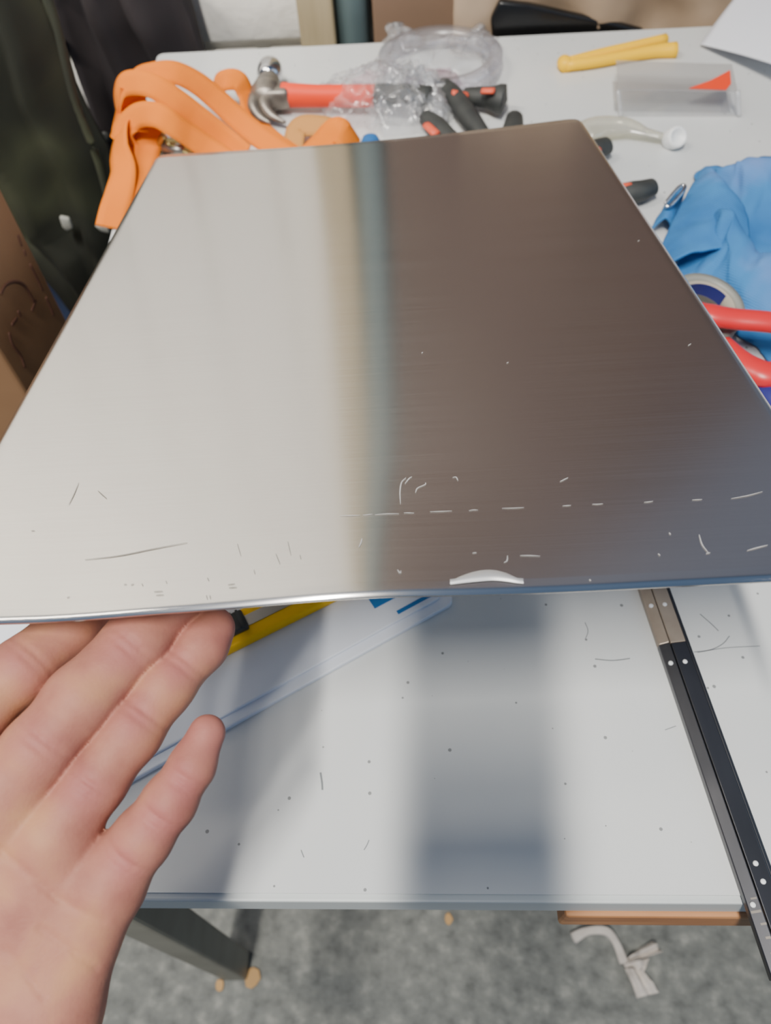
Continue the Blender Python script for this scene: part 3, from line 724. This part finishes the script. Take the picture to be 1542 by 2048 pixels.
# short lit loop
ribbon([(300, 245, .034), (272, 246, .034), (254, 264, .028), (256, 292, .018), (275, 318, .010)], .020, [(0, -.4, .9), (-.2, -.4, .9), (-.4, -.3, .9), (-.3, -.1, .9), (0, 0, 1)])
# wide twisted tail hanging down to the bench edge
ribbon([(296, 205, .036), (262, 224, .034), (243, 258, .030), (238, 300, .024), (246, 340, .016), (240, 380, .009), (229, 420, .005), (221, 455, .003)], .026,
       [(.2, -.8, .4), (-.2, -.8, .5), (-.6, -.6, .5), (-.5, -.5, .7), (-.2, -.4, .9), (.1, -.3, 1), (.3, -.2, 1), (.3, 0, 1)])
ribbon([(322, 262, .020), (296, 285, .016), (284, 325, .012), (264, 365, .008), (248, 392, .004), (238, 412, .003)], .027, [(.2, -.5, .9), (.3, -.3, .9), (.3, -.2, .9), (.2, -.1, 1), (0, 0, 1), (0, 0, 1)])
ribbon([(436, 205, .004), (434, 172, .024), (452, 160, .034), (478, 163, .032), (494, 195, .018), (508, 240, .008), (545, 280, .003), (600, 320, .003)], .020,
       [(-.9, -.3, .3), (-.7, -.5, .5), (-.2, -.7, .7), (.4, -.7, .6), (.7, -.5, .5), (.5, -.5, .7), ns, ns])
ribbon([(612, 318, .004), (640, 292, .012), (672, 262, .022), (690, 272, .018), (712, 300, .003)], .026, [(-.3, -.5, .8), (-.4, -.6, .7), (0, -.6, .8), (.6, -.5, .6), (.6, -.4, .7)])
ribbon([(585, 300, .003), (596, 256, .012), (640, 252, .016), (676, 262, .014)], .022, [(-.3, -.3, .9), (-.2, -.5, .8), (0, -.5, .9), (.2, -.5, .8)], 'wear_sleeve', m_tan)
# buckle
bm = nb(); tube(bm, [at(318, 300, TZ+.006), at(321, 285, TZ+.016), at(327, 270, TZ+.028)], [.0045, .004, .003], 8, 4, fx=.6); tube(bm, [at(314, 312, TZ+.004), at(312, 300, TZ+.01)], .004, 8, 3); obj('buckle_frame', bm, m_zinc, t)
bm = nb(); tube(bm, [at(330, 296, TZ+.012), at(368, 302, TZ+.012)], .0065, 14, 2); obj('buckle_roller', bm, m_greymet, t)
bm = nb(); tube(bm, [at(332, 283, TZ+.02), at(355, 288, TZ+.016), at(395, 312, TZ+.008)], [.004, .005, .004], 8, 4, fx=1.6, fy=.5); obj('buckle_lever', bm, m_zinc, t)

# ---- claw hammer
t = thing('claw_hammer', 'claw hammer with polished round face and orange-red handle lying at the back', 'hammer', at(540, 200))
zh = TZ+.018
hb, hf, hm = at(534, 188, zh), at(542, 122, zh), at(538, 160, zh)
ax = (hf-hb).normalized()
bm = nb(); lathe_closed(bm, [(.0085, 0), (.0125, .006), (.0135, .012), (.0135, .020), (.0125, .026), (.010, .0295), (.006, .0312), (.001, .0318)], hm, ax, 28); obj('striking_face', bm, m_chrome, t)
bm = nb(); tube(bm, [hm+ax*.004, hm-ax*.006, hb, hb-ax*.014], [.009, .012, .0165, .0135], 16, 5, fx=1.05, fy=.95); obj('head_block', bm, m_iron, t)
for sg in (-1, 1):
    o_ = Vector((.0055*sg, 0, 0))
    bm = nb(); tube(bm, [hb-ax*.008+o_+Vector((-.006, 0, 0)), at(518, 212, zh-.001)+o_, at(530, 232, zh-.006)+o_*1.2, at(556, 246, zh-.010)+o_*1.4], [.010, .0085, .006, .002], 10, 5, fx=.75, fy=.8); obj('claw', bm, m_iron, t)
bm = nb(); box(bm, at(553, 191, zh), (.028, .024, .020)); soft(obj('handle_socket', bm, m_iron, t), .004)
bm = nb(); tube(bm, [at(566, 190, zh), at(640, 192, zh), at(751, 192, zh)], [.0118, .0105, .0108], 16, 4, fx=.9, fy=1.0); obj('handle', bm, m_redor, t)
bm = nb(); tube(bm, [at(751, 192, zh), at(800, 195, zh), at(860, 202, zh)], [.0112, .0130, .0135], 16, 4); obj('rubber_grip', bm, m_blackpl, t)

# ---- clear bags and tape
t = thing('tape_roll', 'flat roll of clear tape inside a clear plastic bag at the back', 'tape roll', at(880, 135))
ctr = at(880, 138, TZ+.004)
bm = nb(); loop_lathe(bm, [(.052, 0), (.066, 0), (.066, .016), (.052, .016)], ctr); bpy_o = obj('tape_ring', bm, m_tapeclear, t)
def crumple(c, amp, fr, seed, hill=.02, ex=0.0):
    def fn(u, v):
        p = bil(c, u, v); e = math.sin(math.pi*u)**.6*math.sin(math.pi*v)**.6
        a = mnoise.ridged_multi_fractal(Vector((p.x*fr, p.y*fr, seed)), 1.0, 2.0, 4, .9, 2.0)
        jx = .012*fbm((u*5, v*5, seed+9)); jy = .012*fbm((u*5, v*5, seed+19))
        return p+Vector((jx, jy, .003+hill*e+amp*(a-.6)*(.3+.7*e)))
    return fn
t = thing('plastic_bag', 'clear plastic bag around the flat tape roll behind the hammer', 'plastic bag', at(880, 150))
bm = nb(); grid(bm, crumple([at(740, 205), at(990, 190), at(985, 95), at(770, 92)], .006, 28, 3.1, .026), 60, 40); obj('film', bm, m_bag, t)
bm = nb(); grid(bm, crumple([at(768, 110), at(850, 100), at(800, 78), at(783, 58, TZ+.01)], .005, 40, 8.1, .014), 16, 12); obj('bag_corner', bm, m_bag2, t)
bm = nb(); grid(bm, crumple([at(700, 170), at(930, 175), at(900, 150), at(745, 150)], .004, 50, 8.8, .006), 24, 10); obj('pink_label', bm, m_pink, t)
bm = nb(); grid(bm, crumple([at(905, 120), at(995, 120), at(985, 88), at(930, 86)], .006, 40, 1.2, .02), 24, 16); obj('bag_end', bm, m_bag, t)
t = thing('plastic_bag', 'crumpled shiny clear plastic bag lying over the hammer handle', 'plastic bag', at(760, 220))
bm = nb(); grid(bm, crumple([at(640, 262), at(900, 282), at(895, 168), at(650, 168)], .009, 55, 6.3, .034), 90, 60); obj('film', bm, m_bag, t)
bm = nb(); grid(bm, crumple([at(745, 250), at(890, 268), at(885, 178), at(755, 176)], .016, 85, 2.3, .030), 90, 60); obj('bunched_film', bm, m_bag2, t)

# ---- pliers and black-handled tools
def grip(name, pts, rad, accent=None, parent=None, fx=1.0, fy=.9):
    bm = nb(); P = [at(x, y, TZ+z) for x, y, z in pts]; tube(bm, P, rad, 14, 6, fx=fx, fy=fy); o = obj(name, bm, m_blackpl, parent)
    if accent:
        (a, b, r) = accent; bm = nb(); Q = [at(*a[:2], TZ+a[2]), at(*b[:2], TZ+b[2])]; tube(bm, Q, r, 10, 3, fx=1, fy=.6); obj('orange_inlay', bm, m_orangegrip, o)
    return o
t = thing('pliers', 'pliers with spread black and orange grips beside the crumpled plastic bag', 'pliers', at(950, 255))
grip('grip', [(888, 170, .012), (910, 195, .013), (938, 235, .013), (968, 275, .011)], [.0085, .0105, .0105, .008], ((905, 186, .021), (935, 191, .017), .0045), t)
grip('grip', [(852, 236, .011), (875, 255, .012), (900, 280, .011), (950, 310, .010)], [.0085, .0105, .010, .007], ((853, 250, .019), (872, 268, .019), .0045), t)
bm = nb(); tube(bm, [at(955, 285, TZ+.010), at(985, 320, TZ+.010), at(1020, 372, TZ+.008)], [.010, .012, .004], 12, 5, fy=.6); obj('jaw', bm, m_iron, t)
bm = nb(); lathe_closed(bm, [(.007, -.002), (.007, .004), (.005, .0055)], at(985, 320, TZ+.015)); obj('pivot', bm, m_greymet, t)
t = thing('screwdriver', 'screwdriver with flared black handle and orange band pointing into the pliers', 'screwdriver', at(980, 200))
grip('handle', [(930, 190, .013), (952, 193, .014), (980, 196, .015), (1000, 198, .017), (1008, 199, .017)], [.0075, .010, .0115, .015, .0150], ((964, 182, .0275), (988, 182, .029), .0042), t)
bm = nb(); tube(bm, [at(930, 190, TZ+.013), at(905, 205, TZ+.010)], .003, 10, 2); obj('shank', bm, m_greymet, t)
t = thing('chisel', 'round end of a dark grip showing above the far sheet edge', 'hand tool', at(1030, 260))
grip('handle', [(1029, 236, .012), (1025, 262, .012), (1015, 300, .011)], [.0085, .0105, .009], None, t)
bm = nb(); tube(bm, [at(1015, 300, TZ+.011), at(1000, 350, TZ+.008)], .004, 10, 2); obj('shank', bm, m_greymet, t)
t = thing('pliers', 'pliers with black and orange grips sticking out right of the steel sheet', 'pliers', at(1200, 340))
grip('grip', [(1214, 291, .012), (1190, 302, .012), (1150, 330, .011), (1100, 360, .010)], [.0085, .0105, .0095, .007], ((1196, 298, .020), (1180, 308, .020), .0042), t)
grip('grip', [(1305, 374, .011), (1270, 384, .012), (1200, 390, .011), (1100, 372, .010)], [.0080, .0100, .009, .007], ((1262, 372, .018), (1225, 378, .018), .0045), t)
bm = nb(); tube(bm, [at(1105, 366, TZ+.010), at(1060, 372, TZ+.010), at(1010, 385, TZ+.008)], [.010, .012, .004], 12, 5, fy=.6); obj('jaw', bm, m_iron, t)

# ---- yellow clip
t = thing('bag_clip', 'yellow plastic clip with two long prongs on the far right of the bench', 'clip', at(1240, 110))
zc = TZ+.006
bm = nb(); tube(bm, [at(1132, 126, zc), at(1200, 108, zc), at(1270, 92, zc), at(1332, 77, zc)], [.006, .0058, .0058, .0055], 12, 4, fy=.9); obj('upper_prong', bm, m_yellow, t)
bm = nb(); tube(bm, [at(1132, 131, zc), at(1190, 124, zc), at(1260, 111, zc), at(1310, 103, zc), at(1352, 100, zc)], [.0065, .0062, .0062, .0072, .0088], 12, 4, fy=.9); obj('lower_prong', bm, m_yellow, t)
bm = nb(); tube(bm, [at(1128, 122, zc), at(1130, 128, zc), at(1134, 134, zc)], [.0075, .0085, .0075], 12, 4, fy=.9); obj('hinge', bm, m_yellow, t)

# ---- blister pack
t = thing('blister_pack', 'empty clear blister pack with a grey card and an orange corner', 'packaging', at(1350, 180))
hb_ = .022
tp = [at(1236, 180, TZ+hb_), at(1475, 182, TZ+hb_), at(1464, 128, TZ+hb_), at(1232, 120, TZ+hb_)]
bm = nb(); prism(bm, tp, (0, 0, -.0008)); obj('grey_card', bm, m_card_tint, t, False)
bm = nb(); prism(bm, [at(1378, 177, TZ+hb_+.0004), at(1420, 162, TZ+hb_+.0004), at(1460, 141, TZ+hb_+.0004), at(1462, 168, TZ+hb_+.0004), at(1452, 180, TZ+hb_+.0004)], (0, 0, .0005)); obj('orange_corner', bm, m_redor, t, False)
fr0 = [at(1242, 232, TZ+.001), at(1478, 232, TZ+.001)]
for a, b, c, d in ((tp[0], tp[1], fr0[1], fr0[0]),):
    bm = nb(); prism(bm, [a, b, c, d], (0, .0006, .0006)); obj('clear_front', bm, m_blister, t, False)
bm = nb(); tube(bm, [tp[0], (tp[0]+fr0[0])/2, fr0[0]], .0022, 8, 2); obj('rolled_edge', bm, m_bag2, t)
bm = nb(); tube(bm, [tp[1], (tp[1]+fr0[1])/2, fr0[1]], .0024, 8, 2); obj('rolled_edge', bm, m_bag2, t)
bm = nb(); prism(bm, [tp[0]-Vector((0, 0, hb_-.001)), tp[1]-Vector((0, 0, hb_-.001)), tp[2]-Vector((0, 0, hb_-.001)), tp[3]-Vector((0, 0, hb_-.001))], (0, 0, .0006)); obj('clear_base', bm, m_blister, t, False)

# ---- glue tube
t = thing('glue_tube', 'cloudy clear squeezed tube with a white screw cap', 'tube', at(1280, 265))
zt = TZ+.009
bm = nb(); tube(bm, [at(1165, 268, zt), at(1200, 255, zt), at(1250, 253, zt), at(1290, 264, zt), at(1325, 272, zt)], [.014, .015, .012, .006, .004], 14, 5, fx=1.1, fy=.5); obj('tube_body', bm, m_glue, t)
bm = nb(); tube(bm, [at(1285, 262, zt), at(1330, 272, zt), at(1345, 275, zt)], [.003, .0022, .003], 10, 3); obj('nozzle', bm, m_blister, t)
ca_ = at(1350, 276, TZ+.010); cdx = Vector((.2, -.75, .62)).normalized()
bm = nb(); lathe_closed(bm, [(.0085, -.009), (.0095, -.006), (.0095, .004), (.0085, .006), (.007, .0062), (.006, .004)], ca_, cdx, 24); obj('cap', bm, m_white, t)

# ---- blue cloth, clip, tape roll, snips
t = thing('cleaning_cloth', 'crumpled blue fabric cloth on the right side of the bench', 'cloth', at(1440, 500))
cc_ = [at(1330, 590), at(1640, 800), at(1620, 300), at(1390, 352)]
def fcl(u, v):
    p = bil(cc_, u, v); e = min(1, 6*min(u, 1-u, v, 1-v))
    return p+Vector((.012*fbm((v*4, u*3, 2)), .010*fbm((v*3, u*4, 5)), max(.0022, .004+e*(.012+.020*fbm((p.x*15, p.y*15, 3), 3)+.007*math.sin(p.x*60+p.y*35)))))
bm = nb(); grid(bm, fcl, 70, 70, .0018); obj('cloth_sheet', bm, m_cloth, t)
cf = [at(1300, 545, TZ+.012), at(1500, 505, TZ+.016), at(1445, 362, TZ+.022), at(1400, 338, TZ+.018)]
def ffold(u, v):
    p = bil(cf, u, v); bul = math.sin(math.pi*u)*(1-.3*v)
    return p+Vector((.010*math.sin(math.pi*v)*(u-.2), 0, .014*bul+.006*fbm((p.x*22, p.y*22, 7), 3)))
bm = nb(); grid(bm, ffold, 40, 40, .0022); obj('folded_flap', bm, m_cloth, t)
cf2 = [at(1300, 460, TZ+.004), at(1345, 455, TZ+.008), at(1372, 380, TZ+.010), at(1335, 398, TZ+.004)]
def ffold2(u, v):
    p = bil(cf2, u, v); return p+Vector((0, 0, .010*math.sin(math.pi*u)+.004*fbm((p.x*30, p.y*30, 1))))
bm = nb(); grid(bm, ffold2, 20, 20, .002); obj('cloth_corner', bm, m_cloth, t)
t = thing('wire_clip', 'small wire clip hooked at the corner of the blue cloth', 'clip', at(1350, 395))
bm = nb(); zc = TZ+.022
tube(bm, [at(1330, 408, zc), at(1345, 388, zc+.004), at(1362, 372, zc+.006), at(1370, 374, zc+.006), at(1360, 390, zc+.004), at(1340, 412, zc), at(1332, 412, zc)], .0016, 8, 6); obj('wire', bm, m_chrome, t)
t = thing('tape_roll', 'small grey tape roll with blue printed inside under the red handles', 'tape roll', at(1400, 640))
rc = at(1388, 644, TZ+.014); axr = Vector((.12, -.18, 1)).normalized()
bm = nb(); loop_lathe(bm, [(.0225, 0), (.0285, 0), (.0285, .020), (.0225, .020)], rc, axr); obj('tape', bm, m_tapegrey, t)
bm = nb(); loop_lathe(bm, [(.0205, 0), (.0223, 0), (.0223, .019), (.0205, .019)], rc, axr); obj('core', bm, m_core, t)
bm = nb(); q = Vector((0, 0, 1)).rotation_difference(axr)
def fin(u, v): a = math.radians(30+u*110); return rc+q @ Vector((.0203*math.cos(a), .0203*math.sin(a), .007+v*.011))
grid(bm, fin, 14, 2); obj('blue_core_print', bm, m_navy, t)
t = thing('snips', 'pair of red vinyl handles of snips on the blue cloth', 'snips', at(1500, 690))
zs = TZ+.040
bm = nb(); tube(bm, [at(1395, 622, zs), at(1420, 630, zs+.001), at(1470, 638, zs), at(1545, 645, zs), at(1640, 660, zs-.005)], [.008, .0092, .0088, .0088, .008], 14, 6, fx=1.0, fy=.7); obj('handle', bm, m_red, t)
zs = TZ+.034
bm = nb(); tube(bm, [at(1440, 690, zs), at(1475, 722, zs), at(1510, 742, zs), at(1545, 750, zs), at(1640, 730, zs)], [.009, .010, .0105, .0105, .009], 14, 6, fx=1.0, fy=.7); obj('handle', bm, m_red, t)
bm = nb(); tube(bm, [at(1640, 660, zs), at(1680, 700, zs-.01), at(1640, 730, zs)], .007, 10, 4, fy=.6); obj('pivot_arm', bm, m_iron, t)
t = thing('navy_grip', 'dark navy plastic grip at the right edge below the red handles', 'hand tool', at(1560, 810))
bm = nb(); tube(bm, [at(1505, 775, TZ+.022), at(1545, 805, TZ+.022), at(1600, 850, TZ+.02)], [.009, .013, .013], 14, 5); obj('grip', bm, m_navy, t)
# small blue caps behind the far edge of the sheet
for i, (x, y, s) in enumerate(((681, 291, .008), (742, 300, .008))):
    bm = nb(); lathe_closed(bm, [(s*1.2, 0), (s*1.2, .008), (s*.9, .013), (s*.4, .015)], at(x, y, TZ+.0005), seg=20)
    tag(obj('bottle_cap', bm, m_navy if i == 0 else m_cloth, None, True), ['small violet-blue cap beside the orange strap end', 'small pale blue cap left of the black pliers'][i], 'cap', 'small caps behind the sheet')

# ---- paper sheet top right
t = None
ps = [at(1400, 88, TZ+.004), at(1700, 190, TZ+.03), at(1680, -60, TZ+.05), at(1478, -10, TZ+.02)]
def fps(u, v):
    p = bil(ps, u, v); return p+Vector((0, 0, .010*math.sin(math.pi*v)*u+.004*math.sin(3*u+2*v)))
bm = nb(); grid(bm, fps, 24, 24, .0004); tag(obj('paper_sheet', bm, m_paper, None, True), 'white paper sheet curling up at the far right bench corner', 'paper')

# ================================================================ left background
def garment(name, rows, Y, mt, depth, seed, fold=.012):
    """rows: (pixel y, left px, right px); closed loops front+back at distance Y"""
    bm = nb(); rings = []; ns_ = 40
    rr = []
    for a, b in zip(rows, rows[1:]):
        for k in range(6): tt = k/6; rr.append([a[q]*(1-tt)+b[q]*tt for q in range(3)])
    rr.append(list(rows[-1]))
    for (py, x0, x1) in rr:
        a = aty(x0, py, Y); b = aty(x1, py, Y); c = (a+b)/2; hw = (b-a)*.5; ring = []
        for k in range(ns_):
            an = 2*math.pi*k/ns_; u = math.cos(an); f = math.sin(an)
            p = c+hw*u+Vector((0, -depth*f*(.55+.45*abs(f)), 0))
            fo = fold*math.sin(u*11+seed+p.z*5)*(f > 0)+fold*1.4*fbm((p.x*9, p.z*5, seed+f), 3)
            ring.append(bm.verts.new(p+Vector((fo*.3, fo, fo*.2))))
        rings.append(ring)
    for a, b in zip(rings, rings[1:]):
        for k in range(ns_): bm.faces.new((a[k], a[(k+1) % ns_], b[(k+1) % ns_], b[k]))
    bm.faces.new(rings[0]); bm.faces.new(rings[-1])
    return bm
t = thing('work_coat', 'charcoal black coat hanging left of the bench behind the orange strap', 'coat', aty(250, 200, .93))
obj('coat_body', garment('coat', [(-95, 120, 330), (-80, 90, 352), (-30, 92, 368), (30, 105, 390), (105, 130, 412), (220, 170, 420), (330, 190, 410), (480, 230, 400)], 1.0, m_coat, .04, 2.0), m_coat, t)
for x, y in ((121, 80), (212, 272)):
    bm = nb(); lathe_closed(bm, [(.006, 0), (.006, .003), (.003, .004)], aty(x, y, .955), (0, -1, .2), 14); obj('button', bm, m_blackpl, t)
t = thing('work_jacket', 'dark olive patterned jacket hanging at the far left in front of the coat', 'jacket', aty(80, 300, .8))
ob = garment('jacket', [(-100, -200, 20), (-85, -240, 62), (-30, -240, 84), (60, -230, 118), (170, -220, 150), (300, -190, 210), (430, -120, 240), (470, -10, 243), (520, 90, 240), (565, 165, 232), (600, 195, 222)], .80, m_olive, .05, 5.0, .012)
obj('jacket_body', ob, m_olive, t)
bm = nb(); tube(bm, [aty(92, -20, .752), aty(118, 70, .749), aty(150, 200, .746), aty(195, 320, .745), aty(222, 420, .748)], .004, 8, 6); obj('front_seam', bm, m_olive, t)
m_pb = mat('pale_patch', lin(150, 152, 146), .8)
for pp in ([(120, 428), (140, 432), (148, 452), (136, 458), (126, 448)], [(190, 446), (216, 442), (222, 462), (204, 458)]):
    bm = nb(); prism(bm, [aty(x, y, .752) for x, y in pp], (0, -.006, 0)); soft(obj('frayed_patch', bm, m_pb, t), .002)
# cardboard box and second box
t = thing('cardboard_box', 'brown cardboard box with dark print on its side, standing left of the bench', 'box', (-.33, .5, 0))
BX, BY0, BY1 = -.33, .447, .558
bm = nb(); box(bm, (BX-.16, (BY0+BY1)/2, .485), (.32, BY1-BY0, .97)); soft(obj('carton', bm, m_cardbox, t, False), .003)
def onx(px, py): d = ray(px, py); return Vector(CAM+d*(BX+.0005-CAM[0])/d[0])
for pts in ([(36, 470), (44, 492)], [(48, 500), (52, 512)], [(60, 528), (74, 556), (86, 582)], [(92, 594), (100, 612), (108, 632)], [(2, 588), (12, 570), (30, 563), (48, 570), (60, 588), (68, 604)], [(72, 600), (64, 622)], [(42, 632), (36, 622)], [(18, 665), (26, 690), (42, 712), (50, 735)], [(24, 650), (34, 636)]):
    bm = nb(); tube(bm, [onx(*p) for p in pts], .0016, 8, 5, up=(1, 0, 0), fy=.3, fx=1); obj('printed_mark', bm, m_print, t)
t = thing('storage_crate', 'dull blue plastic crate behind the printed cardboard box', 'crate', (-.42, .88, 0))
bm = nb(); box(bm, (-.50, .895, .30), (.42, .06, .59)); soft(obj('crate_body', bm, m_crate, t, False), .006)
bm = nb(); box(bm, (-.50, .895, .60), (.43, .07, .02)); soft(obj('rim', bm, m_crate, t, False), .004)
